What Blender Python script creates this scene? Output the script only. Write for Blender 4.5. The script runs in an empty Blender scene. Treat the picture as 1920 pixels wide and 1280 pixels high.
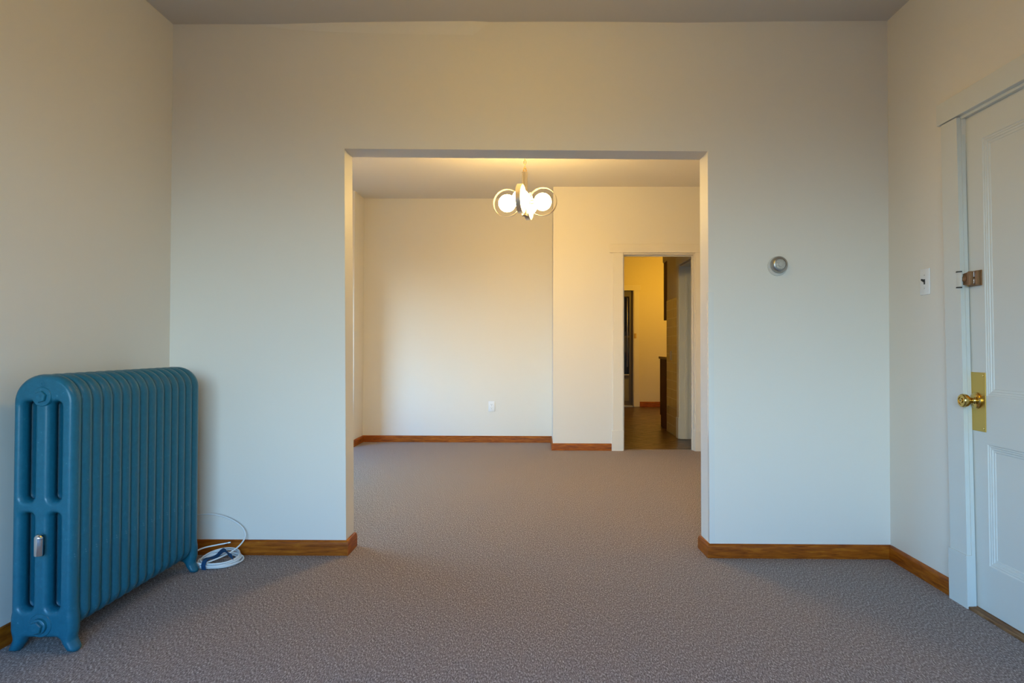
import bpy, bmesh, math, random
from mathutils import Vector, Matrix
random.seed(7)
PI = math.pi
SC = bpy.context.scene
COL = SC.collection

# ------------------------------------------------------------------ camera
F = 1250.0
CX, CY = 992.5, 628.7
YAW, PITCH, ROLL = -.0137, .0154, .0023
cd = bpy.data.cameras.new('camera'); cam = bpy.data.objects.new('camera', cd); COL.objects.link(cam)
cd.sensor_width = 36; cd.sensor_fit = 'HORIZONTAL'; cd.lens = F/1920*36
cd.shift_x = (960-CX)/1920; cd.shift_y = (CY-640)/1920
cd.clip_start = .02
_r = Vector((math.cos(YAW), -math.sin(YAW), 0))
_f = Vector((math.sin(YAW)*math.cos(PITCH), math.cos(YAW)*math.cos(PITCH), math.sin(PITCH)))
_u = _r.cross(_f)
_r2 = math.cos(ROLL)*_r + math.sin(ROLL)*_u
_u2 = -math.sin(ROLL)*_r + math.cos(ROLL)*_u
M = Matrix((_r2, _u2, -_f)).transposed().to_4x4(); M.translation = Vector((0, 0, 1.07))
cam.matrix_world = M
SC.camera = cam

# ------------------------------------------------------------------ exposure, sky, lights
SC.view_settings.view_transform = 'Standard'
SC.view_settings.look = 'None'
SC.view_settings.exposure = 0.0
SC.view_settings.gamma = 1
SC.view_settings.use_curve_mapping = False
LV = dict(gA=(.5, .3, .1), lA=(12.8, 17.6, 19.4), hA=(0, 9., 26.5), gB=(4.5, 2.8, 1.), lB=(.5, 3., 8.), hB=(3., 12.5, 20.),
          chand=(128., 83., 27.), lamp=(18.4, 10.7, .1), kitchen=(45., 24., 2.5), side=(2., 1.8, 1.3))
w = bpy.data.worlds.new('sky'); SC.world = w; w.use_nodes = True
nt = w.node_tree; nt.nodes.clear()
def _n(t): return nt.nodes.new(t)
tc = _n('ShaderNodeTexCoord'); sp = _n('ShaderNodeSeparateXYZ'); nt.links.new(tc.outputs['Generated'], sp.inputs[0])
mr = _n('ShaderNodeMapRange'); mr.inputs[1].default_value = -1; mr.inputs[2].default_value = 1; nt.links.new(sp.outputs[2], mr.inputs[0])
def sky_ramp(g, l, h):      # ground, sky near the horizon, high sky (elevation as the sine of the angle)
    k = max(max(g), max(l), max(h), 1e-6); rp = _n('ShaderNodeValToRGB'); e = rp.color_ramp.elements
    e[0].position, e[0].color = .475, (*[c/k for c in g], 1)
    e[1].position, e[1].color = .76, (*[c/k for c in h], 1)
    q = e.new(.54); q.color = (*[c/k for c in l], 1)
    nt.links.new(mr.outputs[0], rp.inputs[0])
    v = _n('ShaderNodeVectorMath'); v.operation = 'SCALE'; v.inputs['Scale'].default_value = k
    nt.links.new(rp.outputs[0], v.inputs[0]); return v.outputs[0]
ra = sky_ramp(LV['gA'], LV['lA'], LV['hA']); rb = sky_ramp(LV['gB'], LV['lB'], LV['hB'])
df = _n('ShaderNodeMath'); df.operation = 'SUBTRACT'; nt.links.new(sp.outputs[1], df.inputs[0]); nt.links.new(sp.outputs[0], df.inputs[1])
fz = _n('ShaderNodeMapRange'); fz.inputs[1].default_value = -.1; fz.inputs[2].default_value = .7; nt.links.new(df.outputs[0], fz.inputs[0])
mx = _n('ShaderNodeMix'); mx.data_type = 'RGBA'; nt.links.new(fz.outputs[0], mx.inputs['Factor'])
nt.links.new(ra, mx.inputs[6]); nt.links.new(rb, mx.inputs[7])
bg = _n('ShaderNodeBackground'); wo = _n('ShaderNodeOutputWorld')
nt.links.new(mx.outputs[2], bg.inputs[0]); nt.links.new(bg.outputs[0], wo.inputs[0]); bg.inputs[1].default_value = 1.

def lamp(name, kind, loc, power, color, size=.1, rot=(0, 0, 0), sy=None, portal=False):
    l = bpy.data.lights.new(name, kind); o = bpy.data.objects.new(name, l); COL.objects.link(o)
    o.location = loc; o.rotation_euler = rot; l.energy = power; l.color = color
    if kind == 'AREA':
        l.size = size
        if sy: l.shape = 'RECTANGLE'; l.size_y = sy
        if portal: l.cycles.is_portal = True
    else: l.shadow_soft_size = size
    return o
# portals in the real window openings (they emit nothing, they only guide the sky light)
WX0, WX1, WZ0, WZ1, WY = -1.45, .75, .62, 2.25, -1.25
lamp('window_portal', 'AREA', ((WX0+WX1)/2, WY-.07, (WZ0+WZ1)/2), 1, (1, 1, 1), WX1-WX0, (PI/2, 0, 0), WZ1-WZ0, True)
DY0, DY1, DZ0, DZ1, DXL = 4.1, 6.1, .55, 2.05, -3.3
lamp('window_portal', 'AREA', (DXL-.07, (DY0+DY1)/2, (DZ0+DZ1)/2), 1, (1, 1, 1), DZ1-DZ0, (0, -PI/2, 0), DY1-DY0, True)
# lamps outside the picture: the front room's ceiling lamp, the kitchen's, and an added dim warm fill in the side room
def hue(v): return tuple(c/max(max(v), 1e-9) for c in v)
lamp('front_room_lamp', 'POINT', (-.12, 2.1, 2.36), max(LV['lamp']), hue(LV['lamp']), .10)
lamp('kitchen_lamp', 'POINT', (2.35, 10.35, 2.05), max(LV['kitchen']), hue(LV['kitchen']), .12)
lamp('side_room_fill', 'POINT', (2.9, 7.6, 1.7), max(LV['side']), hue(LV['side']), .2)

# ------------------------------------------------------------------ materials
def mat(name, col, rough=.6, metal=0., spec=.5, coat=0., emit=None, estr=0., alpha=1., trans=0.):
    m = bpy.data.materials.new(name); m.use_nodes = True
    b = m.node_tree.nodes['Principled BSDF']
    b.inputs['Base Color'].default_value = (*col, 1); b.inputs['Roughness'].default_value = rough
    b.inputs['Metallic'].default_value = metal; b.inputs['Specular IOR Level'].default_value = spec
    b.inputs['Coat Weight'].default_value = coat
    b.inputs['Transmission Weight'].default_value = trans
    if emit: b.inputs['Emission Color'].default_value = (*emit, 1); b.inputs['Emission Strength'].default_value = estr
    return m
def N(m, t, **k):
    n = m.node_tree.nodes.new(t)
    for a, v in k.items():
        if a.startswith('i_'): n.inputs[a[2:].replace('_', ' ')].default_value = v
        else: setattr(n, a, v)
    return n
def L(m, a, b): m.node_tree.links.new(a, b)
def P(m): return m.node_tree.nodes['Principled BSDF']
def coords(m, scale=(1, 1, 1), rot=(0, 0, 0)):
    t = N(m, 'ShaderNodeTexCoord'); g = N(m, 'ShaderNodeMapping')
    g.inputs['Scale'].default_value = scale; g.inputs['Rotation'].default_value = rot
    L(m, t.outputs['Object'], g.inputs[0]); return g.outputs[0]
def bump(m, height, strength, dist=.002):
    b = N(m, 'ShaderNodeBump'); b.inputs['Strength'].default_value = strength; b.inputs['Distance'].default_value = dist
    L(m, height, b.inputs['Height']); L(m, b.outputs[0], P(m).inputs['Normal']); return b
def ramp(m, fac, stops):
    r = N(m, 'ShaderNodeValToRGB'); el = r.color_ramp.elements
    el[0].position, el[0].color = stops[0][0], (*stops[0][1], 1)
    el[1].position, el[1].color = stops[-1][0], (*stops[-1][1], 1)
    for p, c in stops[1:-1]:
        q = el.new(p); q.color = (*c, 1)
    L(m, fac, r.inputs[0]); return r.outputs[0]
def paint(name, col, rough=.55, tex=1.):
    m = mat(name, col, rough, spec=.35)
    c = coords(m)
    n = N(m, 'ShaderNodeTexNoise', i_Scale=260., i_Detail=2.); L(m, c, n.inputs['Vector'])
    n2 = N(m, 'ShaderNodeTexNoise', i_Scale=7., i_Detail=2.); L(m, c, n2.inputs['Vector'])
    ad = N(m, 'ShaderNodeMath', operation='MULTIPLY_ADD'); L(m, n2.outputs[0], ad.inputs[0]); ad.inputs[1].default_value = 6.; L(m, n.outputs[0], ad.inputs[2])
    bump(m, ad.outputs[0], .35*tex, .0006)
    return m
m_wall = paint('wall_paint', (.75, .72, .65))
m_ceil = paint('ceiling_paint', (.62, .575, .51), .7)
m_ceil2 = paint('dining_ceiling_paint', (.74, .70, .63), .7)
m_trim = paint('trim_paint', (.66, .675, .63), .38, .5)
m_cream = paint('cream_trim_paint', (.73, .69, .60), .42, .5)
m_kwall = paint('kitchen_paint', (.72, .66, .50))

m_carpet = mat('carpet', (.2, .16, .14), .95, spec=.1)
def _carpet(m):
    c = coords(m)
    a = N(m, 'ShaderNodeTexNoise', i_Scale=430., i_Detail=3., i_Roughness=.75); L(m, c, a.inputs['Vector'])
    c2 = coords(m, (1, .35, 1), (0, 0, .5))
    b = N(m, 'ShaderNodeTexNoise', i_Scale=230., i_Detail=2., i_Roughness=.6); L(m, c2, b.inputs['Vector'])
    mx = N(m, 'ShaderNodeMath', operation='MULTIPLY_ADD'); L(m, b.outputs[0], mx.inputs[0]); mx.inputs[1].default_value = .6
    h = N(m, 'ShaderNodeMath', operation='MULTIPLY'); L(m, a.outputs[0], h.inputs[0]); h.inputs[1].default_value = .6
    L(m, h.outputs[0], mx.inputs[2])
    col = ramp(m, mx.outputs[0], [(.40, (.058, .045, .042)), (.55, (.216, .171, .157)), (.64, (.325, .264, .243)), (.74, (.76, .67, .62))])
    L(m, col, P(m).inputs['Base Color']); bump(m, mx.outputs[0], .8, .006)
_carpet(m_carpet)

def wood(name, dark, mid, light, scale=(1, 1, 1), rough=.42, coat=.0):
    m = mat(name, mid, rough, coat=coat, spec=.2)
    c = coords(m, scale)
    a = N(m, 'ShaderNodeTexNoise', i_Scale=9., i_Detail=5., i_Roughness=.6, i_Distortion=.6); L(m, c, a.inputs['Vector'])
    L(m, ramp(m, a.outputs[0], [(.3, dark), (.52, mid), (.72, light)]), P(m).inputs['Base Color'])
    bump(m, a.outputs[0], .2, .001); return m
OR = ((.15, .030, .001), (.30, .075, .003), (.43, .135, .008))
m_woodx = wood('varnished_wood', *OR, scale=(1, 1, 9))
m_woody = wood('varnished_wood_side', *OR, scale=(1, 1, 9))
m_sill = wood('worn_wood', (.07, .03, .012), (.22, .11, .045), (.36, .21, .1), scale=(9, 1, 3), rough=.6, coat=0)
m_cab = wood('cabinet_wood', (.030, .004, .003), (.055, .008, .005), (.08, .013, .007), scale=(8, 8, 1), rough=.5, coat=0)
m_ctop = mat('countertop', (.16, .09, .045), .4)

m_rad = mat('radiator_paint', (.008, .112, .175), .34, spec=.4)
def _rad(m):
    c = coords(m)
    a = N(m, 'ShaderNodeTexNoise', i_Scale=150., i_Detail=3.); L(m, c, a.inputs['Vector'])
    b = N(m, 'ShaderNodeTexNoise', i_Scale=55., i_Detail=4., i_Roughness=.75); L(m, c, b.inputs['Vector'])
    L(m, ramp(m, b.outputs[0], [(.25, (.006, .094, .146)), (.6, (.009, .113, .172)), (.67, (.014, .120, .180)), (.75, (.15, .29, .37))]), P(m).inputs['Base Color'])
    bump(m, a.outputs[0], .35, .0015)
_rad(m_rad)
m_chrome = mat('chrome', (.75, .76, .77), .15, 1.)
m_brass = mat('polished_brass', (.62, .43, .13), .16, 1.)
m_plate = mat('brushed_brass', (.60, .40, .10), .38, 1.)
m_lock = mat('bronze_lock_paint', (.25, .13, .055), .36, .4)
m_steel = mat('steel', (.5, .5, .5), .3, 1.)
m_hoop = mat('champagne_metal', (.66, .60, .50), .30, 1.)
m_gold = mat('gold_chain', (.80, .55, .18), .3, 1.)
m_globe = mat('lit_glass_globe', (1, .95, .85), .3, emit=hue(LV['chand']), estr=max(LV['chand']))
m_plastic = mat('white_plastic', (.80, .81, .82), .3)
m_black = mat('black_plastic', (.012, .012, .012), .35)
m_slot = mat('slot_shadow', (.03, .03, .03), .6)
m_cable = mat('white_cable', (.72, .76, .77), .35)
m_velcro = mat('blue_hook_and_loop', (.012, .055, .14), .85, spec=.15)
m_tgrey = mat('thermostat_metal', (.42, .41, .39), .32, .9)
m_tdial = mat('thermostat_dial', (.50, .49, .45), .4, .3)
m_tback = mat('thermostat_clear_plate', (.60, .60, .56), .2)
m_guard = mat('clear_plastic_guard', (.76, .75, .70), .18, coat=.4)
m_grey = mat('dark_porch', (.05, .045, .035), .6)
m_sdoor = mat('storm_door_paint', (.10, .085, .06), .45)
m_glass = mat('dark_window_glass', (.9, .9, .9), .03, trans=1.)
m_stone = mat('porch_panel', (.20, .19, .14), .6)

m_tile = mat('glazed_wall_tile', (.6, .47, .2), .12, coat=.3)
def _tile(m):
    t = N(m, 'ShaderNodeTexCoord'); s = N(m, 'ShaderNodeSeparateXYZ'); L(m, t.outputs['Object'], s.inputs[0])
    k = N(m, 'ShaderNodeCombineXYZ'); L(m, s.outputs[1], k.inputs[0]); L(m, s.outputs[2], k.inputs[1])
    b = N(m, 'ShaderNodeTexBrick', offset=0.)
    b.inputs['Scale'].default_value = 1.; b.inputs['Brick Width'].default_value = .1085; b.inputs['Row Height'].default_value = .1085
    b.inputs['Mortar Size'].default_value = .0035; b.inputs['Mortar Smooth'].default_value = .3
    b.inputs['Color1'].default_value = (.50, .40, .19, 1); b.inputs['Color2'].default_value = (.44, .35, .16, 1); b.inputs['Mortar'].default_value = (.72, .62, .38, 1)
    L(m, k.outputs[0], b.inputs['Vector']); L(m, b.outputs['Color'], P(m).inputs['Base Color'])
    iv = N(m, 'ShaderNodeMath', operation='SUBTRACT'); iv.inputs[0].default_value = 1.; L(m, b.outputs['Fac'], iv.inputs[1])
    bump(m, iv.outputs[0], .5, .002)
_tile(m_tile)
m_vinyl = mat('dark_parquet_vinyl', (.1, .06, .03), .30, spec=.4)
def _vinyl(m):
    c = coords(m, (1, 1, 1), (0, 0, PI/4))
    b = N(m, 'ShaderNodeTexBrick', offset=0.)
    b.inputs['Scale'].default_value = 1.; b.inputs['Brick Width'].default_value = .305; b.inputs['Row Height'].default_value = .305
    b.inputs['Mortar Size'].default_value = .007; b.inputs['Mortar Smooth'].default_value = .5
    b.inputs['Color1'].default_value = (.115, .066, .032, 1); b.inputs['Color2'].default_value = (.085, .048, .024, 1); b.inputs['Mortar'].default_value = (.016, .009, .005, 1)
    L(m, c, b.inputs['Vector'])
    n = N(m, 'ShaderNodeTexNoise', i_Scale=9., i_Detail=4., i_Roughness=.6); L(m, coords(m, (1, 1.6, 1), (0, 0, .2)), n.inputs['Vector'])
    x = N(m, 'ShaderNodeMixRGB', blend_type='MULTIPLY'); x.inputs[0].default_value = 1.
    L(m, b.outputs['Color'], x.inputs[1]); L(m, ramp(m, n.outputs[0], [(.38, (.3, .26, .22)), (.6, (1.6, 1.5, 1.4))]), x.inputs[2])
    L(m, x.outputs[0], P(m).inputs['Base Color'])
    s_ = N(m, 'ShaderNodeMath', operation='SUBTRACT'); L(m, n.outputs[0], s_.inputs[0]); L(m, b.outputs['Fac'], s_.inputs[1]); bump(m, s_.outputs[0], .6, .02)
_vinyl(m_vinyl)

# ------------------------------------------------------------------ helpers
def tag(o, label=None, cat=None, group=None, kind=None):
    if label: o['label'] = label
    if cat: o['category'] = cat
    if group: o['group'] = group
    if kind: o['kind'] = kind
    return o
def link(name, me, m=None, parent=None):
    o = bpy.data.objects.new(name, me); COL.objects.link(o)
    if m and not me.materials: me.materials.append(m)
    if parent: o.parent = parent
    return o
def empty(name, loc, rz=0):
    o = bpy.data.objects.new(name, None); COL.objects.link(o); o.location = loc; o.rotation_euler.z = rz
    o.empty_display_size = .05; return o
class MB:
    def __init__(s): s.b = bmesh.new()
    def quad(s, *p):
        s.b.faces.new([s.b.verts.new(q) for q in p]); return s
    def hexa(s, p):   # 8 points: bottom ring 0-3, top ring 4-7
        v = [s.b.verts.new(q) for q in p]
        for f in ((3, 2, 1, 0), (4, 5, 6, 7), (0, 1, 5, 4), (1, 2, 6, 5), (2, 3, 7, 6), (3, 0, 4, 7)):
            s.b.faces.new([v[i] for i in f])
        return s
    def box(s, x0, x1, y0, y1, z0, z1, bev=0):
        if bev:
            t = bmesh.new(); r = bmesh.ops.create_cube(t, size=1)
            for v in t.verts: v.co = Vector(((x0+x1)/2+v.co.x*(x1-x0), (y0+y1)/2+v.co.y*(y1-y0), (z0+z1)/2+v.co.z*(z1-z0)))
            bmesh.ops.bevel(t, geom=t.edges[:], offset=bev, segments=2, affect='EDGES', profile=.5)
            s.merge(t); return s
        return s.hexa([(x0, y0, z0), (x1, y0, z0), (x1, y1, z0), (x0, y1, z0), (x0, y0, z1), (x1, y0, z1), (x1, y1, z1), (x0, y1, z1)])
    def merge(s, t, mw=None):
        if mw: t.transform(mw)
        me = bpy.data.meshes.new('tmp'); t.to_mesh(me); t.free(); s.b.from_mesh(me); bpy.data.meshes.remove(me)
    def lathe(s, prof, mw, seg=40, caps=True):   # prof (r, h) along local z
        rings = []
        for r, h in prof:
            if r < 1e-6: rings.append([s.b.verts.new(mw @ Vector((0, 0, h)))])
            else: rings.append([s.b.verts.new(mw @ Vector((r*math.cos(2*PI*i/seg), r*math.sin(2*PI*i/seg), h))) for i in range(seg)])
        for a, b in zip(rings, rings[1:]):
            for i in range(seg):
                j = (i+1) % seg
                if len(a) == 1 and len(b) == 1: continue
                if len(a) == 1: s.b.faces.new((a[0], b[i], b[j]))
                elif len(b) == 1: s.b.faces.new((a[i], a[j], b[0]))
                else: s.b.faces.new((a[i], a[j], b[j], b[i]))
        if caps:
            for r in (rings[0], rings[-1]):
                if len(r) > 1:
                    try: s.b.faces.new(r)
                    except ValueError: pass
        return s
    def tube(s, pts, rad, seg=12, closed=False, sx=1., cap=True):
        pts = [Vector(p) for p in pts]; n = len(pts); up = Vector((0, 0, 1)); rings = []; prev = None
        for i, p in enumerate(pts):
            if closed: d = pts[(i+1) % n]-pts[i-1]
            else: d = pts[min(i+1, n-1)]-pts[max(i-1, 0)]
            d.normalize()
            if prev is None: a = d.orthogonal().normalized()
            else: a = (prev-d*prev.dot(d)).normalized()
            prev = a; b = d.cross(a)
            r = rad(i/(n-1)) if callable(rad) else rad
            if isinstance(r, (int, float)): r = (r, r)
            rings.append([s.b.verts.new(p+a*r[0]*math.cos(2*PI*k/seg)+b*r[1]*math.sin(2*PI*k/seg)) for k in range(seg)])
        m = n if closed else n-1
        for i in range(m):
            A, B = rings[i], rings[(i+1) % n]
            off = 0
            if closed and i == n-1:
                off = min(range(seg), key=lambda o: (A[0].co-B[o].co).length)
            for k in range(seg): s.b.faces.new((A[k], A[(k+1) % seg], B[(k+1+off) % seg], B[(k+off) % seg]))
        if not closed and cap: s.b.faces.new(rings[0][::-1]); s.b.faces.new(rings[-1])
        return s
    def build(s, name, m, parent=None, smooth=None):
        bmesh.ops.recalc_face_normals(s.b, faces=s.b.faces[:])
        me = bpy.data.meshes.new(name); s.b.to_mesh(me); s.b.free()
        if smooth is not None:
            for p in me.polygons: p.use_smooth = True
            me.set_sharp_from_angle(angle=math.radians(smooth))
        return link(name, me, m, parent)
def catmull(P_, n=10):
    P_ = [Vector(p) for p in P_]; Q = [P_[0]*2-P_[1]]+P_+[P_[-1]*2-P_[-2]]; out = []
    for i in range(1, len(Q)-2):
        a, b, c, d = Q[i-1:i+3]
        for k in range(n):
            t = k/n; out.append(.5*((2*b)+(c-a)*t+(2*a-5*b+4*c-d)*t*t+(3*b-3*c+d-a)*t**3))
    out.append(P_[-1]); return out
def struct(name, mb, m, parent=None, smooth=None):
    o = mb.build(name, m, parent, smooth)
    if parent is None: o['kind'] = 'structure'
    return o
def axis(loc, d):    # matrix whose z points along d
    return Matrix.Translation(Vector(loc)) @ Vector(d).to_track_quat('Z', 'Y').to_matrix().to_4x4()

# ------------------------------------------------------------------ room shell
D, T = 3.408, .145
DB = D+T
XL, XR = -1.899, 1.78
ZC, ZD = 2.734, 2.7075
YA, YB, YP = 7.394, 6.85, 7.02
XA0, XA1, XD = -1.95, .15, 1.95
YK = 11.8
OL0, OL1, OR0, OR1, OZL, OZR = -.980, -1.002, .871, .864, 2.083, 2.066

struct('floor', MB().box(-3.6, 2.2, -1.6, 6.935, -.12, 0).box(-3.6, XA1+.06, 6.935, YA+.06, -.12, 0), m_carpet)
o = struct('floor.001', MB().box(-1.2, 3.8, YA+.06, 12.05, -.12, -.004).box(XA1+.06, 3.8, 6.935, YA+.06, -.12, -.004), m_vinyl)

# partition with the wide opening: left pier, right pier, header; plaster swells out a little under the ceiling
w_ = MB()
XO0, XO1 = -3.45, 2.1
def pier(xa, xb0, xb1, side):
    if side < 0: p = [(xa, D, 0), (xb0, D, 0), (xb0, DB, 0), (xa, DB, 0), (xa, D, OZL), (xb1, D, OZL), (xb1, DB, OZL-.003), (xa, DB, OZL-.003)]
    else: p = [(xb0, D, 0), (xa, D, 0), (xa, DB, 0), (xb0-.008, DB, 0), (xb1, D, OZR), (xa, D, OZR), (xa, DB, OZR-.003), (xb1-.006, DB, OZR-.003)]
    w_.hexa(p)
pier(XO0, OL0, OL1, -1); pier(XO1, OR0, OR1, 1)
w_.hexa([(XO0, D, OZL), (OL1, D, OZL), (OL1, DB, OZL-.003), (XO0, DB, OZL-.003), (XO0, D, 2.8), (OL1, D, 2.8), (OL1, DB, 2.8), (XO0, DB, 2.8)])
w_.hexa([(OL1, D, OZL), (OR1, D, OZR), (OR1-.006, DB, OZR-.003), (OL1, DB, OZL-.003), (OL1, D, 2.8), (OR1, D, 2.8), (OR1-.006, DB, 2.8), (OL1, DB, 2.8)])
w_.hexa([(OR1, D, OZR), (XO1, D, OZR), (XO1, DB, OZR-.003), (OR1-.006, DB, OZR-.003), (OR1, D, 2.8), (XO1, D, 2.8), (XO1, DB, 2.8), (OR1-.006, DB, 2.8)])
B = [(-1.80, 2.731, .0), (-1.47, 2.722, .004), (-1.24, 2.698, .010), (-1.02, 2.687, .014), (-.58, 2.672, .016), (-.34, 2.670, .015), (-.22, 2.676, .0)]
for a, b in zip(B, B[1:]):
    w_.quad((a[0], D-.0005, a[1]), (b[0], D-.0005, b[1]), (b[0], D-.0005-b[2], 2.76), (a[0], D-.0005-a[2], 2.76))
bmesh.ops.remove_doubles(w_.b, verts=w_.b.verts[:], dist=1e-5)
struct('wall_front', w_, m_wall)
struct('wall_left', MB().box(XL-.15, XL, WY-.15, D, -.05, 2.85), m_wall)

# right wall with the entry door opening (y 2.0 .. 2.80)
EY1, EY0, EZ = 2.815, 2.0, 2.035
r_ = MB()
r_.box(XR, XR+.13, EY1, D, -.05, 2.85); r_.box(XR, XR+.13, WY-.15, EY0, -.05, 2.85); r_.box(XR, XR+.13, EY0, EY1, EZ, 2.85)
struct('wall_right', r_, m_wall)
struct('wall_corridor', MB().box(XR+.16, XR+.2, 1.7, 3.1, -.05, 2.4), m_grey)
# wall behind the camera with its window
b_ = MB()
b_.box(XL, WX0, WY-.15, WY, -.05, 2.85); b_.box(WX1, XR, WY-.15, WY, -.05, 2.85)
b_.box(WX0, WX1, WY-.15, WY, -.05, WZ0); b_.box(WX0, WX1, WY-.15, WY, WZ1, 2.85)
struct('wall_back', b_, m_wall)
def window(name, x0, x1, y0, y1, z0, z1, ax):
    m = MB(); t = .05
    if ax == 'y':
        for a, b in ((x0, x0+t), (x1-t, x1), ((x0+x1)/2-.04, (x0+x1)/2+.04)): m.box(a, b, y0, y1, z0, z1)
        for a, b in ((z0, z0+t), (z1-t, z1), ((z0+z1)/2-.02, (z0+z1)/2+.02)): m.box(x0, x1, y0, y1, a, b)
    else:
        for a, b in ((y0, y0+t), (y1-t, y1), ((y0+y1)/2-.03, (y0+y1)/2+.03)): m.box(x0, x1, a, b, z0, z1)
        for a, b in ((z0, z0+t), (z1-t, z1), ((z0+z1)/2-.02, (z0+z1)/2+.02)): m.box(x0, x1, y0, y1, a, b)
    struct(name, m, m_trim)
window('window_1', WX0, WX1, WY-.11, WY-.08, WZ0, WZ1, 'y')
window('window_2', DXL-.11, DXL-.08, DY0, DY1, DZ0, DZ1, 'x')
# ceilings, the front room's slightly uneven along the far wall
def cz(x): return ZC+.0015*math.sin((x+1.2)*2.3)-.004*math.exp(-((x+1.35)/.25)**2)+.003*math.exp(-((x-.1)/.5)**2)-.004*math.exp(-((x-.75)/.2)**2)
c_ = MB(); xs = [XL-.1+(XR-XL+.2)*i/48 for i in range(49)]
bot = {}
for j, y in enumerate((WY-.12, 2.0, DB-.02)):
    for i, x in enumerate(xs): bot[i, j] = c_.b.verts.new((x, y, ZC if j < 1 else cz(x)))
for j in range(2):
    for i in range(48): c_.b.faces.new((bot[i, j], bot[i+1, j], bot[i+1, j+1], bot[i, j+1]))
c_.box(XL-.15, XR+.15, WY-.15, DB-.01, 2.80, 2.95)
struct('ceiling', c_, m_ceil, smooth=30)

# dining room walls
struct('wall_dining_left', MB().box(DXL-.15, DXL, DB-.14, DY0, -.05, 2.85).box(DXL-.15, DXL, DY1, YP+.2, -.05, 2.85)
       .box(DXL-.15, DXL, DY0, DY1, -.05, DZ0).box(DXL-.15, DXL, DY0, DY1, DZ1, 2.85), m_wall)
struct('wall_dining_pier', MB().box(DXL, XA0, YP, YA+.1, -.05, 2.85), m_wall)
struct('wall_dining_back', MB().box(XA0, XA1, YA, YA+.1, -.05, 2.85), m_wall)
KX0, KX1, KZ = .862, 1.604, 2.02      # kitchen doorway
struct('wall_kitchen_side', MB().box(XA1, KX0, YB, YB+.12, -.05, 2.85).box(XA1, XA1+.12, YB+.12, YA+.1, -.05, 2.85)
       .box(KX1, 2.1, YB, YB+.12, -.05, 2.85).box(KX0, KX1, YB, YB+.12, KZ, 2.85), m_wall)
struct('wall_dining_right', MB().box(XD, XD+.15, DB, YB, -.05, 2.85), m_wall)
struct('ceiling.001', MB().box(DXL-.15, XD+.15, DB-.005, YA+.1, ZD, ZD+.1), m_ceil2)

# kitchen
KXR = 1.64
struct('wall_kitchen_back', MB().box(-1.2, 1.06, YK, YK+.1, -.05, 2.85).box(1.684, 3.0, YK, YK+.1, -.05, 2.85).box(1.06, 1.684, YK, YK+.1, 2.06, 2.85), m_kwall)
struct('wall_kitchen_left', MB().box(-1.2, -1.1, YA+.1, YK, -.05, 2.85), m_kwall)
struct('wall_kitchen_right', MB().box(KXR, KXR+.12, 7.745, 8.515, -.05, 2.85).box(KXR, KXR+.12, YB+.12, 7.05, -.05, 2.85)
       .box(KXR, KXR+.12, 7.05, 7.745, 2.0, 2.85).box(KXR+.12, 2.75, 8.415, 8.515, -.05, 2.85).box(2.75, 2.85, 8.415, YK, -.05, 2.85), m_kwall)
struct('wall_soffit', MB().box(KXR, 2.75, 8.517, 8.815, 2.165, 2.85), m_kwall)
struct('wall_tile', MB().box(KXR-.008, KXR, 7.85, 8.513, 0, 1.645), m_tile)
struct('ceiling.002', MB().box(-1.2, 3.8, YA+.1, 12.05, 2.71, 2.81).box(XA1, 3.8, YB+.12, YA+.1, 2.71, 2.81), m_kwall)
struct('wall_side_room', MB().box(3.6, 3.7, YB+.12, 8.5, -.05, 2.85).box(2.1, 3.7, YB-.1, YB+.12, -.05, 2.85)
       .box(2.75, 3.7, 8.415, 8.515, -.05, 2.85), m_wall)
# porch beyond the kitchen's back door
struct('wall_porch', MB().box(.6, 2.4, 13.4, 13.5, -.05, 2.6).box(.6, .7, 12.05, 13.4, -.05, 2.6).box(2.3, 2.4, 12.05, 13.4, -.05, 2.6).box(.6, 2.4, 12.0, 13.5, 2.5, 2.6), m_grey)
struct('floor.002', MB().box(.6, 2.4, 12.05, 13.5, -.12, -.01), m_grey)

# ------------------------------------------------------------------ baseboards
PROF = [(0, -.005), (.014, -.005), (.014, .052), (.0125, .060), (.0095, .067), (.006, .0705), (0, .072)]
def run(name, path, h=1., m=None, prof=PROF, smooth=35):
    """board along a floor path; it stands out to the right-hand side of the direction of travel"""
    mb = MB(); n = len(path); rings = []
    P2 = [Vector(p) for p in path]
    for i in range(n):
        ds = []
        if i > 0: ds.append((P2[i]-P2[i-1]).normalized())
        if i < n-1: ds.append((P2[i+1]-P2[i]).normalized())
        ns = [Vector((d.y, -d.x)) for d in ds]
        if len(ns) == 2:
            k = ns[0]+ns[1]; k = k/k.dot(ns[0]) if abs(k.dot(ns[0])) > 1e-6 else ns[0]
        else: k = ns[0]
        rings.append([mb.b.verts.new((P2[i].x+k.x*o, P2[i].y+k.y*o, z*h if z > 0 else z)) for o, z in prof])
    for a, b in zip(rings, rings[1:]):
        for k in range(len(prof)-1): mb.b.faces.new((a[k], a[k+1], b[k+1], b[k]))
    mb.b.faces.new(rings[0]); mb.b.faces.new(rings[-1])
    return struct(name, mb, m or m_woodx, smooth=smooth)
run('baseboard_front_left', [(XL, D), (OL0, D), (OL0, DB), (-2.4, DB)], 1.05)
run('baseboard_front_right', [(XD, DB), (OR0-.008, DB), (OR0, D), (XR, D)], .97)
run('baseboard_right', [(XR, D-.013), (XR, 2.865)], .98)
run('baseboard_left', [(XL, WY), (XL, D-.013)], 1.)
run('baseboard_dining', [(DXL, YP), (XA0, YP), (XA0, YA), (XA1, YA), (XA1, YB), (.752, YB)], 1.0)
run('baseboard_dining_right', [(1.711, YB), (XD, YB), (XD, DB+.014)], 1.0)
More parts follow.
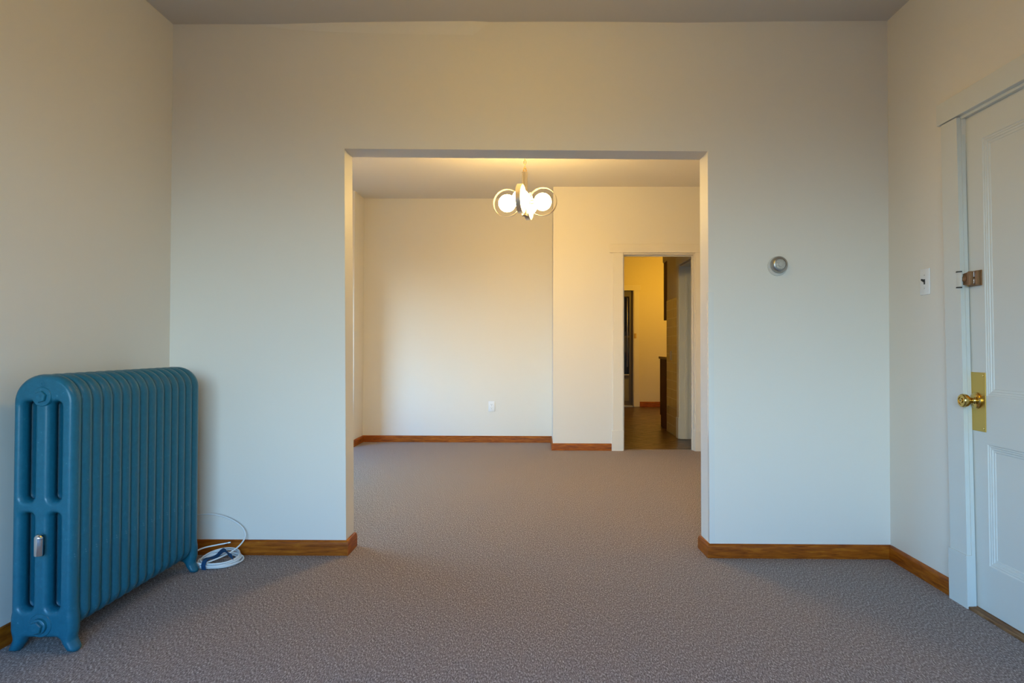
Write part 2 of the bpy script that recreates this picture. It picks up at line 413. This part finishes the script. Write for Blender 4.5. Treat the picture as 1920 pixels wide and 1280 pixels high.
run('baseboard_dining_left', [(DXL, DB), (DXL, YP-.014)], 1.0)
run('baseboard_kitchen', [(1.79, YK), (2.75, YK)], 1.25)

# ------------------------------------------------------------------ doorway casings
def sheared(mb, k, z0=0):
    for v in mb.b.verts: v.co.y += k*(v.co.z-z0)
    return mb
# kitchen doorway (all painted trim, one frame)
t = MB()
t.box(.762, KX0+.004, YB-.020, YB, .20, 2.025, .002); t.box(.750, KX0+.008, YB-.026, YB, 0, .207, .002)
t.box(KX1-.002, 1.70, YB-.020, YB, .20, 2.025, .002); t.box(KX1-.006, 1.71, YB-.026, YB, 0, .207, .002)
t.box(.729, 1.73, YB-.024, YB, 2.025, 2.113, .003)
t.box(KX0-.002, KX0+.012, YB-.004, YB+.124, 0, KZ+.002); t.box(KX1-.012, KX1+.002, YB-.004, YB+.124, 0, KZ+.002); t.box(KX0+.012, KX1-.012, YB-.004, YB+.124, KZ-.012, KZ+.002)
t.box(KX1-.024, KX1-.010, YB+.045, YB+.075, 0, KZ-.005); t.box(KX0+.010, KX0+.022, YB+.045, YB+.075, 0, KZ-.005); t.box(KX0+.022, KX1-.024, YB+.045, YB+.075, KZ-.024, KZ-.01)
struct('trim_1', t, m_cream)
# side-room doorway in the kitchen's right wall
t = MB()
t.box(KXR-.016, KXR, 7.745, 7.85, .235, 2.01, .002); t.box(KXR-.024, KXR, 7.735, 7.86, 0, .24, .002)
t.box(KXR-.016, KXR, 6.99, 7.05, 0, 2.01, .002); t.box(KXR-.022, KXR, 6.98, 7.87, 2.005, 2.10, .002)
t.box(KXR-.004, KXR+.124, 7.731, 7.747, 0, 2.01); t.box(KXR-.004, KXR+.124, 7.048, 7.062, 0, 2.01); t.box(KXR, KXR+.124, 7.062, 7.731, 1.988, 2.01)
t.box(KXR+.055, KXR+.085, 7.719, 7.733, 0, 1.99)
struct('trim_2', t, m_trim)
# kitchen back door casing
t = MB()
t.box(1.684, 1.772, YK-.018, YK, .23, 2.055, .002); t.box(1.680, 1.78, YK-.024, YK, 0, .235, .002); t.box(.95, 1.797, YK-.022, YK, 2.05, 2.143, .002)
t.box(1.672, 1.686, YK-.004, YK+.11, 0, 2.05)
struct('trim_3', t, m_cream)
struct('trim_4', MB().box(1.06, 1.67, YK-.01, YK+.08, -.004, .018, .003), mat('door_sill_metal', (.45, .44, .40), .35, .6))

# back door, standing in the porch opening: brown stiles, two panes, low panel
door = struct('door_2', MB().box(1.612, 1.672, YK+.05, YK+.09, .02, 2.045).box(1.06, 1.12, YK+.05, YK+.09, .02, 2.045)
       .box(1.12, 1.612, YK+.05, YK+.09, 1.95, 2.045).box(1.12, 1.612, YK+.05, YK+.09, 1.215, 1.25).box(1.12, 1.612, YK+.05, YK+.09, .50, .55).box(1.12, 1.612, YK+.05, YK+.09, .02, .10), m_sdoor)
MB().box(1.12, 1.612, YK+.066, YK+.072, 1.25, 1.95).build('pane', m_glass, door)
MB().box(1.12, 1.612, YK+.066, YK+.072, .55, 1.215).build('pane', m_glass, door)
MB().box(1.12, 1.612, YK+.062, YK+.078, .10, .50).box(1.15, 1.585, YK+.056, YK+.062, .14, .46, .003).build('door_panel', m_stone, door)
MB().tube([(1.575, YK+.045, .7), (1.575, YK+.03, .72), (1.575, YK+.03, 1.9), (1.575, YK+.045, 1.92)], .006, 10).build('pull_rod', m_steel, door, 40)
MB().tube([(1.50, YK+.045, .56), (1.50, YK+.02, .56), (1.60, YK+.02, .56), (1.60, YK+.045, .56)], .009, 10).build('door_handle', m_steel, door, 40)
MB().box(1.686, 1.725, YK-.026, YK-.018, 1.206, 1.291, .002).box(1.690, 1.705, YK-.034, YK-.026, 1.225, 1.27, .002).build('strike_plate', m_plate, door)

# ------------------------------------------------------------------ entry door in the right wall
XF = 1.795                       # room face of the leaf
KS = .014                        # the old frame leans a little
LY1, LY0 = 2.803, 2.01
lf = MB()
PY1, PY0 = 2.686, 2.127
U0, U1, V0, V1 = .872, 1.915, .198, .680
for a in ((PY1, LY1, .012, 2.03), (LY0, PY0, .012, 2.03)): lf.box(XF, XF+.035, a[0], a[1], a[2], a[3])
for a in ((.012, V0), (V1, U0), (U1, 2.03)): lf.box(XF, XF+.035, PY0, PY1, a[0], a[1])
for z0, z1 in ((V0, V1), (U0, U1)):
    steps = [(0, 0), (.003, .0035), (.009, .0035), (.011, .006), (.018, .0065), (.020, .010), (.028, .0105), (.030, .013)]
    loops = []
    for ins, dep in steps:
        loops.append([lf.b.verts.new((XF+dep, y, z)) for y, z in ((PY0+ins, z0+ins), (PY1-ins, z0+ins), (PY1-ins, z1-ins), (PY0+ins, z1-ins))])
    for a, b in zip(loops, loops[1:]):
        for k in range(4): lf.b.faces.new((a[k], a[(k+1) % 4], b[(k+1) % 4], b[k]))
    lf.b.faces.new(loops[-1])
    lf.box(XF+.016, XF+.03, PY0, PY1, z0, z1)
sheared(lf, KS); leaf = struct('door_1', lf, m_trim)
def hy(y, z): return y+KS*z      # leaf position at height z
# backplate and knob
kz, ky = .850, hy(2.744, .85)
pm = MB()
pm.box(XF-.003, XF+.001, hy(2.689, .85), hy(2.789, .85), .727, .966, .001)
bp = pm.build('backplate', m_plate, leaf)
for z in (.740, .953):
    MB().lathe([(.0045, 0), (.0045, .0015), (.002, .0025), (0, .0026)], axis((XF-.003, hy(2.70, z), z), (-1, 0, 0)), 16).build('screw', m_brass, bp, 40)
kb = MB().lathe([(.034, 0), (.034, .004), (.031, .008), (.022, .011), (.016, .012), (.0125, .016), (.0115, .022), (.013, .027), (.018, .032), (.0235, .038), (.0265, .045), (.0275, .054), (.0268, .059), (.024, .0625), (.017, .0635), (.0165, .061), (.0105, .061), (.010, .0645), (0, .0648)],
               axis((XF-.003, ky, kz), (-1, 0, 0)), 48).build('door_knob', m_brass, leaf, 35)
MB().box(XF-.0685, XF-.067, ky-.0045, ky+.0045, kz-.0012, kz+.0012).build('keyhole', m_slot, kb)
# surface-mounted night latch with its keeper on the casing
lk = empty('rim_lock', (XF, 2.80, 1.35)); lk.parent = leaf
def ab(m): return m              # coordinates below are already in world space; the empty's offset is undone here
def loc(mb): 
    for v in mb.b.verts: v.co -= Vector((XF, 2.80, 1.35))
    return mb
ly = hy(0, 1.35)
a0, a1 = 2.698+ly, 2.778+ly
loc(MB().box(XF-.006, XF, a0, a1+.012, 1.319, 1.382, .002)).build('lock_flange', m_lock, lk, 30)
loc(MB().box(XF-.020, XF-.005, a0+.004, a0+.018, 1.321, 1.380, .002)).build('end_block', m_lock, lk, 30)
loc(MB().box(XF-.034, XF-.005, a0+.026, a0+.043, 1.322, 1.379, .003)).build('thumb_slide', m_lock, lk, 30)
cs = MB(); cs.hexa([(XF-.005, a0+.052, 1.322), (XF-.005, a1+.014, 1.322), (XF-.024, a1+.010, 1.328), (XF-.026, a0+.052, 1.325),
                    (XF-.005, a0+.052, 1.380), (XF-.005, a1+.014, 1.380), (XF-.024, a1+.010, 1.373), (XF-.026, a0+.052, 1.377)])
loc(cs).build('lock_case', m_lock, lk)
loc(MB().lathe([(.013, -.004), (.013, .003), (.010, .004), (.010, .006), (.008, .007), (0, .0072)], axis((XF-.025, a0+.074, 1.352), (-1, 0, 0)), 28)).build('turn_knob', m_lock, lk, 40)
for z0, z1 in ((1.355, 1.375), (1.327, 1.347)): loc(MB().box(XF-.0225, XF-.0195, a0+.019, a0+.0235, z0, z1, .0008)).build('release_button', m_chrome, lk)
loc(MB().lathe([(.004, 0), (.004, .002), (0, .0035)], axis((XF-.014, a1-.012, 1.323), (-.6, 0, -1)), 14)).build('screw', m_plate, lk, 40)
loc(MB().box(XR-.0225, XR-.018, a1-.004, a1+.030, 1.321, 1.381, .001)).build('lock_keeper', m_trim, lk, 30)
for z0, z1 in ((1.380, 1.387), (1.314, 1.321)):  # paint chips and gap shadow round the keeper, set in as black slivers
    loc(MB().hexa([(XR-.0235, a1-.004, z0), (XR-.0185, a1-.004, z0), (XR-.0185, a1+.032, z0+.002), (XR-.0235, a1+.032, z0+.002), (XR-.0235, a1-.004, z1-.002), (XR-.0185, a1-.004, z1-.002), (XR-.0185, a1+.028, z1), (XR-.0235, a1+.028, z1)])).build('chip_shadow', m_black, lk)

# frame round it: plinth, side boards, head, jamb with stop
t = MB()
def yb(y, z, k=.026): return y+k*(z)
def board(y0, y1, z0, z1, x0=XR-.020, x1=XR, k=.026):
    t.hexa([(x0, yb(y0, z0, k), z0), (x1, yb(y0, z0, k), z0), (x1, yb(y1, z0, k), z0), (x0, yb(y1, z0, k), z0),
            (x0, yb(y0, z1, k), z1), (x1, yb(y0, z1, k), z1), (x1, yb(y1, z1, k), z1), (x0, yb(y1, z1, k), z1)])
board(2.768, 2.878, .213, 2.036); board(2.762, 2.884, 0, .215, XR-.026)
board(1.86, 1.965, 0, 2.036)
t.box(XR-.024, XR, 1.82, 2.957, 2.040, 2.133, .002)
board(2.764, 2.83, 0, 2.032, XR-.003, XR+.012)          # jamb edge seen between board and leaf
board(2.7995, 2.83, 0, 2.032, XR+.005, XR+.055, .017)
t.box(XR-.003, XR+.012, 2.0, 2.83, 2.028, 2.06)
board(1.965, 2.0, 0, 2.03, XR-.003, XR+.05, .014)
struct('trim_5', t, m_trim)
struct('trim_6', MB().box(XR-.022, XR+.07, 2.0, 2.775, -.004, .010, .003), m_sill)

# ------------------------------------------------------------------ cast-iron radiator
def radiator():
    root = empty('radiator', (-1.70, 2.73, 0))
    tag(root, 'blue-painted cast-iron column radiator standing on the carpet by the left wall', 'radiator')
    X0, X1, ZT = -1.833, -1.615, .966
    XM = (X0+X1)/2
    # a section is a height field: round-backed columns joined at top, waist and foot
    def sd_rr(px, pz, x0, x1, z0, z1, r):
        # signed distance to rounded rectangle, separate lower/upper radius
        cx_, cz_ = (x0+x1)/2, (z0+z1)/2
        rad = r[1] if pz > cz_ else r[0]
        qx, qz = abs(px-cx_)-(x1-x0)/2+rad, abs(pz-cz_)-(z1-z0)/2+rad
        return math.hypot(max(qx, 0), max(qz, 0))+min(max(qx, qz), 0)-rad
    SL = [(-1.796, -1.757, .527, .869), (-1.700, -1.664, .527, .869), (-1.796, -1.757, .149, .481), (-1.700, -1.664, .149, .481)]
    def build_section(zb, name, rb=.062, legs=False):
        mb = MB(); step = .0037
        def leg_d(x, z):      # tapered leg that sweeps outward, positive inside
            best = -1
            s_ = -1 if x < XM else 1; xo = X0 if s_ < 0 else X1
            P_ = [(xo-s_*.031, .115, .031), (xo-s_*.0285, .070, .0275), (xo-s_*.022, .038, .0200), (xo-s_*.006, .010, .0165)]
            for (ax, az, ar), (bx, bz, br) in zip(P_, P_[1:]):
                t = ((x-ax)*(bx-ax)+(z-az)*(bz-az))/((bx-ax)**2+(bz-az)**2); t = max(0, min(1, t))
                best = max(best, ar+(br-ar)*t-math.hypot(x-ax-(bx-ax)*t, z-az-(bz-az)*t))
            return best
        def dist(x, z):
            d = -sd_rr(x, z, X0, X1, zb, ZT, (rb, .098))
            if legs:
                l = leg_d(x, z); k = .016; h = max(k-abs(d-l), 0)/k; d = max(d, l)+h*h*k*.25; d = min(d, z+.0001)
            for s in SL: d = min(d, sd_rr(x, z, *s, (.0145, .0145)))
            return d
        # x samples concentrated on edges; project rim vertices to the zero line
        ex = .03 if legs else 0
        xs_ = [round(X0-ex+i*step, 5) for i in range(int((X1-X0+2*ex)/step)+2)]
        zs_ = []
        z = -.004 if legs else zb-.001
        while z < ZT+.005:
            zs_.append(z)
            near = min(abs(z-q) for q in (zb+.02, ZT-.05, .527, .869, .149, .481))
            z += .0042 if near < .055 or z < .13 else .03
        W = .0185; Tm = .0284
        def hgt(d):
            d = max(0, min(d, W)); return Tm*math.sqrt(max(0, 1-(1-d/W)**2))
        G = {}
        for i, x in enumerate(xs_):
            for j, z in enumerate(zs_): G[i, j] = dist(x, z)
        vid = {}
        def node(i, j):
            if (i, j) in vid: return vid[i, j]
            x, z, d = xs_[i], zs_[j], G[i, j]
            if d < 0:      # slide onto the outline
                for _ in range(4):
                    d = dist(x, z); ee = 1e-4
                    gx = (dist(x+ee, z)-dist(x-ee, z))/(2*ee); gz = (dist(x, z+ee)-dist(x, z-ee))/(2*ee)
                    g2 = gx*gx+gz*gz
                    if g2 < 1e-6: break
                    x -= d*gx/g2; z -= d*gz/g2
                d = 0
            h = hgt(d)
            a = mb.b.verts.new((x-XM, -h-.0006, z)); b = mb.b.verts.new((x-XM, h+.0006, z))
            vid[i, j] = (a, b, d); return vid[i, j]
        edges = {}
        for i in range(len(xs_)-1):
            for j in range(len(zs_)-1):
                q = [(i, j), (i+1, j), (i+1, j+1), (i, j+1)]
                if max(G[k] for k in q) <= 0: continue
                n_ = [node(*k) for k in q]
                mb.b.faces.new([k[0] for k in n_]); mb.b.faces.new([k[1] for k in n_][::-1])
                for k in range(4):
                    A, B2 = q[k], q[(k+1) % 4]; key = tuple(sorted((A, B2)))
                    edges[key] = edges.get(key, 0)+1
        for (A, B2), c in edges.items():
            if c == 1:
                a, b = vid[A], vid[B2]; mb.b.faces.new((a[0], b[0], b[1], a[1]))
        bmesh.ops.recalc_face_normals(mb.b, faces=mb.b.faces[:])
        def out(keep, nm):
            t = mb.b.copy(); gone = [f for f in t.faces if not keep(f.calc_center_median())]
            bmesh.ops.delete(t, geom=gone, context='FACES')
            me = bpy.data.meshes.new(nm); t.to_mesh(me); t.free()
            for p in me.polygons: p.use_smooth = True
            me.materials.append(m_rad); return me
        if not legs: return out(lambda c: True, name)
        return [out(lambda c: c.z > .052, name), out(lambda c: c.z <= .052 and c.x < 0, 'radiator_leg'), out(lambda c: c.z <= .052 and c.x >= 0, 'radiator_leg')]
    me_end = build_section(.050, 'radiator_end_section', .030, True); me_mid = build_section(.066, 'radiator_section')
    base = root.location
    NS, Y0, PT = 15, 2.328, .0580
    for k in range(NS):
        for nm, me in zip(('section', 'leg', 'leg'), me_end if k in (0, NS-1) else (me_mid,)):
            o = link(nm, me, None, root); o.location = (XM-base.x, Y0+k*PT-base.y, 0)
    # tubes that join the sections inside, top and bottom
    for z in (.893, .098):
        mb = MB(); mb.lathe([(.030, 0), (.030, (NS-1)*PT)], Matrix.Translation((0, 0, 0)) @ axis((XM-base.x, Y0-base.y, z), (0, 1, 0)), 24)
        mb.build('nipple_tube', m_rad, root, 40)
    def plug(z, x, rr_, th, nut, off):
        y = Y0-.024-base.y; a = axis((x-base.x, y, z), (0, -1, 0))
        c = MB().lathe([(rr_*1.0, -.012), (rr_, .004), (rr_*.93, .008), (rr_*.66, .009)] + ([(rr_*.64, .009+th), (rr_*.58, .011+th), (0, .011+th)] if th else [(0, .009)]), a, 40).build('end_plug', m_rad, root, 40)
        h0 = .009+th; n_ = MB(); n_.lathe([(nut, h0-.002), (nut, h0+off), (nut*.9, h0+off+.003), (nut*.5, h0+off+.0035), (0, h0+off+.002)], a @ Matrix.Rotation(.28, 4, 'Z'), 6)
        n_.build('hex_nut', m_rad, c)
    plug(.889, -1.7265, .0345, 0, .0205, .007)
    plug(.098, -1.722, .041, .010, .0215, .012)
    # little tapped boss above the top plug
    a = axis((-1.725-base.x, Y0-.0255-base.y, .934), (0, -1, 0))
    MB().lathe([(.010, -.006), (.010, .001), (.0075, .004), (.004, .0045), (.003, .002), (0, .002)], a, 20).build('tapped_boss', m_rad, root, 40)
    # chrome air vent screwed into the front column
    v = MB(); v.lathe([(.0145, 0), (.0155, .002), (.0155, .055), (.0152, .058), (.0155, .061), (.0148, .064), (.0125, .068), (.008, .072), (.0035, .074), (0, .0745)], Matrix.Translation((-1.7135-base.x, Y0-.050-base.y, .346)), 32)
    v.lathe([(.006, 0), (.006, .03)], axis((-1.712-base.x, Y0-.046-base.y, .375), (-.2, 1, 0)), 16)
    av = v.build('air_vent', m_chrome, root, 40); av['label'] = 'chrome cylinder air vent'
radiator()

# ------------------------------------------------------------------ coiled white cable
def cable():
    root = empty('coaxial_cable', (-1.565, 3.28, 0))
    tag(root, 'white cable coiled and tied on the carpet beside the radiator', 'cable')
    base = root.location; R0 = .0036
    cx_, cy_ = -1.563, 3.274
    pts = [(-1.80, 3.385, .20), (-1.73, 3.383, .207), (-1.651, 3.380, .210), (-1.569, 3.378, .190), (-1.505, 3.376, .150), (-1.482, 3.370, .108),
           (-1.492, 3.345, .072), (-1.520, 3.29, .046), (-1.560, 3.22, .034), (-1.610, 3.172, .024)]
    # loops: start at front-left and go round clockwise seen from above
    loops = [(.095, .102, .020, 0, 0), (.086, .094, .012, .004, .004), (.098, .106, .0045, .002, -.004), (.078, .086, .006, -.004, .006), (.105, .098, .012, .008, -.012), (.090, .104, .020, -.004, .004), (.083, .103, .027, -.002, .006)]
    for k, (ax, ay, z, dx, dy) in enumerate(loops):
        nx = loops[(k+1) % len(loops)]
        for i in range(14):
            u = i/14; a = -PI*.70-2*PI*u
            f = u if u > .5 else 0; f = max(0, (u-.6)/.4)
            A = ax+(nx[0]-ax)*f; Bv = ay+(nx[1]-ay)*f; Z = z+(nx[2]-z)*f
            pts.append((cx_+dx+A*math.cos(a), cy_+dy+Bv*math.sin(a), Z+.006*max(0, math.sin(a))*(k/3.)+R0*.2))
    pts += [(-1.635, 3.18, .030), (-1.668, 3.205, .034), (-1.683, 3.235, .046), (-1.675, 3.265, .060), (-1.648, 3.295, .068), (-1.608, 3.32, .072), (-1.565, 3.335, .077)]
    C = catmull(pts, 5)
    mb = MB(); mb.tube(C, R0, 10)
    for v in mb.b.verts: v.co -= base
    mb.build('cable', m_cable, root, 60)
    a = axis(Vector((-1.566, 3.3345, .077))-base, (.93, .30, .09))
    MB().lathe([(.0042, 0), (.0042, .008), (.0030, .0085), (.0030, .011), (.0055, .0115), (.0055, .019), (.0048, .0195), (.0048, .0245), (0, .0245)], a, 18).build('connector', m_steel, root, 40)
    # blue hook-and-loop tie: wraps the bundle at the front left, tail folds up over the middle
    s = MB(); prof = [(-1.586, 3.159, 0.003), (-1.586, 3.155, 0.024), (-1.588, 3.173, 0.041), (-1.589, 3.2, 0.042), (-1.584, 3.228, 0.036), (-1.57, 3.252, 0.038), (-1.552, 3.272, 0.058), (-1.538, 3.276, 0.058), (-1.516, 3.266, 0.042), (-1.492, 3.254, 0.034)]
    Q = catmull(prof, 5)
    side = Vector((.55, -.83, 0)).normalized()
    L1, L2 = [], []
    for i, p in enumerate(Q):
        wd = .0115+.0125*min(1, max(0, (i-10)/12)); sd = Vector((1, -.15, 0)).lerp(side, min(1, max(0, (i-12)/10))).normalized()
        tl = .006*max(0, i-22)/20
        L1.append([s.b.verts.new(p-base+sd*wd*f+Vector((0, 0, g+ (tl if f < 0 else -tl)))) for f, g in ((-1, 0), (1, 0), (1, .0018), (-1, .0018))])
    for a_, b_ in zip(L1, L1[1:]):
        for k in range(4): s.b.faces.new((a_[k], a_[(k+1) % 4], b_[(k+1) % 4], b_[k]))
    s.b.faces.new(L1[0]); s.b.faces.new(L1[-1])
    st = s.build('tie_strap', m_velcro, root, 50); st['label'] = 'blue hook-and-loop strap'
cable()

# ------------------------------------------------------------------ thermostat, switch, outlets
def thermostat():
    x, z = 1.220, 1.484
    root = empty('thermostat', (x, D, z)); tag(root, 'round grey wall thermostat on the wall right of the opening', 'thermostat')
    a = axis((0, 0, 0), (0, -1, 0))
    MB().lathe([(.050, 0), (.050, .003), (.048, .005), (.030, .005), (0, .005)], a @ Matrix.Translation((-.004, -.006, 0)), 48).build('wall_plate', m_tback, root, 30)
    MB().lathe([(.0425, .004), (.0432, .008), (.0432, .016), (.041, .024), (.036, .031), (.030, .0355), (.0275, .036), (.0265, .033), (0, .033)], a, 56).build('cover_ring', m_tgrey, root, 30)
    d = MB().lathe([(.0255, .030), (.0255, .0355), (.0245, .0365), (.0145, .0368), (.0145, .036), (0, .036)], a, 48).build('dial', m_tdial, root, 30)
    MB().lathe([(.0125, .035), (.0125, .0395), (.0115, .0405), (0, .0407)], a, 32).build('centre_cap', m_tdial, d, 30)
    tk = MB()
    for i in range(20):
        an = PI*.15+2*PI*i/20
        if 8 < i < 12: continue
        p = Vector((math.cos(an), 0, math.sin(an)))
        tk.tube([p*.0185+Vector((0, -.0368, 0)), p*(.0235 if i % 2 else .0215)+Vector((0, -.0368, 0))], .0005, 6)
    tk.build('scale_marks', m_slot, d)
    MB().box(-.0235, -.010, -.0395, -.0365, -.0012, .0012).build('pointer', m_plastic, d)
thermostat()

def switch():
    root = empty('light_switch', (XR, 3.086, 1.368)); tag(root, 'white toggle switch plate on the right wall beside the door frame', 'light switch')
    MB().box(-.006, 0, -.037, .037, -.0595, .0595, .0025).build('switch_plate', m_plastic, root, 30)
    MB().box(-.0068, -.0050, -.0052, .0052, -.012, .012).build('toggle_slot', m_black, root)
    t = MB(); t.hexa([(-.006, -.0045, -.004), (-.006, .0045, -.004), (-.006, .0045, .008), (-.006, -.0045, .008),
                      (-.021, -.0033, .006), (-.021, .0033, .006), (-.020, .0033, .013), (-.020, -.0033, .013)])
    t.build('toggle', m_black, root)
    for z in (-.030, .030): MB().lathe([(.003, .005), (.003, .0066), (0, .0072)], axis((0, 0, z), (-1, 0, 0)), 14).build('screw', m_steel, root, 40)
switch()

def outlet(x, y, z, face, label, pm_):
    root = empty('electrical_outlet', (x, y, z), face); tag(root, label, 'electrical outlet')
    MB().box(-.035, .035, -.006, 0, -.0565, .0565, .0025).build('outlet_plate', pm_, root, 30)
    for zz in (-.0195, .0195):
        r = MB(); r.box(-.0165, .0165, -.0075, -.005, zz-.0135, zz+.0135, .002); rc = r.build('receptacle', pm_, root)
        s = MB(); s.box(-.0075, -.005, -.0080, -.007, zz+.000, zz+.008); s.box(.005, .0072, -.0080, -.007, zz+.0010, zz+.0075)
        s.lathe([(.0026, .007), (.0026, .0080), (0, .0080)], axis((0, 0, zz-.0065), (0, -1, 0)), 14); s.build('slots', m_slot, rc)
    MB().lathe([(.0025, .006), (.002, .0072), (0, .0075)], axis((0, 0, 0), (0, -1, 0)), 12).build('screw', m_steel, root)
outlet(-.517, YA, .398, 0, 'white duplex electrical outlet low on the dining room wall', m_plastic)
outlet(KXR-.008, 8.25, .955, -PI/2, 'small outlet plate on the tiled kitchen wall', mat('almond_plastic', (.62, .52, .30), .3))

# clear guard strip on the right corner of the opening
g = MB(); gz0, gz1 = .075, 1.345
def gx(z): return OR0+(OR1-OR0)*z/OZR
for x0, x1, y0, y1 in ((-.0018, .026, D-.0018, D-.0002), (-.0018, -.0002, D-.0002, D+.024)):
    g.hexa([(gx(gz0)+x0, y0, gz0), (gx(gz0)+x1, y0, gz0), (gx(gz0)+x1, y1, gz0), (gx(gz0)+x0, y1, gz0), (gx(gz1)+x0, y0, gz1), (gx(gz1)+x1, y0, gz1), (gx(gz1)+x1, y1, gz1), (gx(gz1)+x0, y1, gz1)])
tag(g.build('corner_guard', m_guard), 'thin clear plastic guard strip on the right corner of the opening', 'corner guard')

# ------------------------------------------------------------------ dining room chandelier
def chandelier():
    cx_, cy_, cz_ = -.109, 5.2, 2.19
    root = empty('chandelier', (cx_, cy_, ZD)); tag(root, 'four-globe ring chandelier hanging lit in the dining room', 'chandelier')
    dz = cz_-ZD
    MB().lathe([(.062, 0), (.062, -.006), (.055, -.016), (.030, -.026), (.010, -.030), (0, -.030)], Matrix.Identity(4), 36).build('canopy', m_hoop, root, 35)
    # chain links down to the loop
    z = -.030; k = 0
    while z > 2.462-ZD:
        zc_ = z-.014; mb = MB()
        P_ = []
        for i in range(20):
            a = 2*PI*i/20; u, v = .0095*math.cos(a), .0165*math.sin(a)
            P_.append((u, 0, zc_+v) if k % 2 == 0 else (0, u, zc_+v))
        mb.tube(P_, .0021, 8, True); mb.build('chain_link', m_gold, root, 60); z -= .0265; k += 1
    mb = MB(); mb.tube([(.016*math.cos(2*PI*i/24)*.75, .016*math.cos(2*PI*i/24)*.66, 2.440-ZD+.018*math.sin(2*PI*i/24)) for i in range(24)], .0028, 8, True)
    mb.build('hanging_loop', m_gold, root, 60)
    # fluted square stem
    st = MB(); zt, zb = 2.425-ZD, 2.086-ZD
    n_ = []
    hw = .0185
    prof = [(-hw, -hw), (-.007, -hw), (-.004, -hw+.006), (.004, -hw+.006), (.007, -hw), (hw, -hw)]
    ring = []
    for q in range(4):
        c, s_ = (1, 0, -1, 0)[q], (0, 1, 0, -1)[q]
        ring += [(x*c-y*s_, x*s_+y*c) for x, y in prof[:-1]]
    rot = math.radians(-11)
    ring = [(x*math.cos(rot)-y*math.sin(rot), x*math.sin(rot)+y*math.cos(rot)) for x, y in ring]
    A = [st.b.verts.new((x, y, zt)) for x, y in ring]; Bv = [st.b.verts.new((x, y, zb)) for x, y in ring]
    for i in range(len(ring)): st.b.faces.new((A[i], A[(i+1) % len(ring)], Bv[(i+1) % len(ring)], Bv[i]))
    st.b.faces.new(A); st.b.faces.new(Bv)
    for zc_ in (zt, zb+.004): 
        st.merge(_ring_cap(zc_, hw+.0015, rot))
    st.build('stem', m_hoop, root)
    off = math.radians(-11)
    for q in range(4):
        an = off+q*PI/2; d = Vector((math.cos(an), math.sin(an), 0)); nrm = Vector((-math.sin(an), math.cos(an), 0))
        c = d*.142+Vector((0, 0, dz)); Rr = .111; bw = .019
        h = MB(); rings = []
        for i in range(64):
            a = 2*PI*i/64; e_ = d*math.cos(a)+Vector((0, 0, 1))*math.sin(a)
            rings.append([h.b.verts.new(c+e_*r+nrm*s_) for r, s_ in ((Rr, -bw), (Rr, bw), (Rr-.0030, bw), (Rr-.0030, -bw))])
        for i in range(64):
            a_, b_ = rings[i], rings[(i+1) % 64]
            for k in range(4): h.b.faces.new((a_[k], a_[(k+1) % 4], b_[(k+1) % 4], b_[k]))
        hp = h.build('hoop', m_hoop, root, 40)
        MB().lathe([(.008, .012), (.008, .036), (.013, .036), (.017, .040), (.021, .052), (.022, .082), (0, .082)], axis((0, 0, dz), d), 24).build('socket_arm', m_hoop, root, 40)
        mb = MB(); t = bmesh.new(); bmesh.ops.create_uvsphere(t, u_segments=36, v_segments=20, radius=.068)
        mb.merge(t, Matrix.Translation(c)); gl = mb.build('globe', m_globe, root, 60)
def _ring_cap(z, hw, rot):
    t = bmesh.new(); bmesh.ops.create_cube(t, size=1)
    t.transform(Matrix.Translation((0, 0, z)) @ Matrix.Rotation(rot, 4, 'Z') @ Matrix.Diagonal((hw*2, hw*2, .008, 1))); return t
chandelier()

# ------------------------------------------------------------------ kitchen cabinets, standing on the far side of the tiled wall
def cab_low():
    root = empty('base_cabinet', (2.15, 8.8, -.004)); tag(root, 'dark brown kitchen base cabinet under the counter beyond the doorway', 'cabinet'); b = root.location
    x0, x1, y0, y1 = 1.644, 2.70, 8.520, 9.045
    mb = MB(); mb.box(x0-b.x, x1-b.x, y0-b.y, y1-b.y, .15, .900); mb.box(x0-b.x, x1-b.x, y0-b.y, y1-.06-b.y, 0, .15); mb.build('body', m_cab, root)
    for a in (0, 1):
        xa = x0+.003+a*.528
        MB().box(xa-b.x, xa+.522-b.x, y1+.001-b.y, y1+.020-b.y, .155, .70, .003).build('cabinet_door', m_cab, root)
        MB().box(xa-b.x, xa+.522-b.x, y1+.001-b.y, y1+.020-b.y, .71, .895, .003).build('drawer', m_cab, root)
cab_low()
tag(MB().box(1.632, 2.74, 8.518, 9.085, .898, .930, .004).build('countertop', m_ctop), 'brown laminate counter on the base cabinet in the kitchen', 'countertop')
def cab_up():
    root = empty('wall_cabinet', (2.15, 8.65, 1.405)); tag(root, 'dark brown kitchen cabinet hung high beyond the tiled wall', 'cabinet'); b = root.location
    x0, x1, y0, y1 = 1.644, 2.70, 8.520, 8.77
    MB().box(x0-b.x, x1-b.x, y0-b.y, y1-b.y, 0, 2.16-b.z).build('body', m_cab, root)
    for a in (0, 1):
        xa = x0+.003+a*.528; MB().box(xa-b.x, xa+.522-b.x, y1+.001-b.y, y1+.019-b.y, .004, 2.155-b.z, .003).build('cabinet_door', m_cab, root)
cab_up()
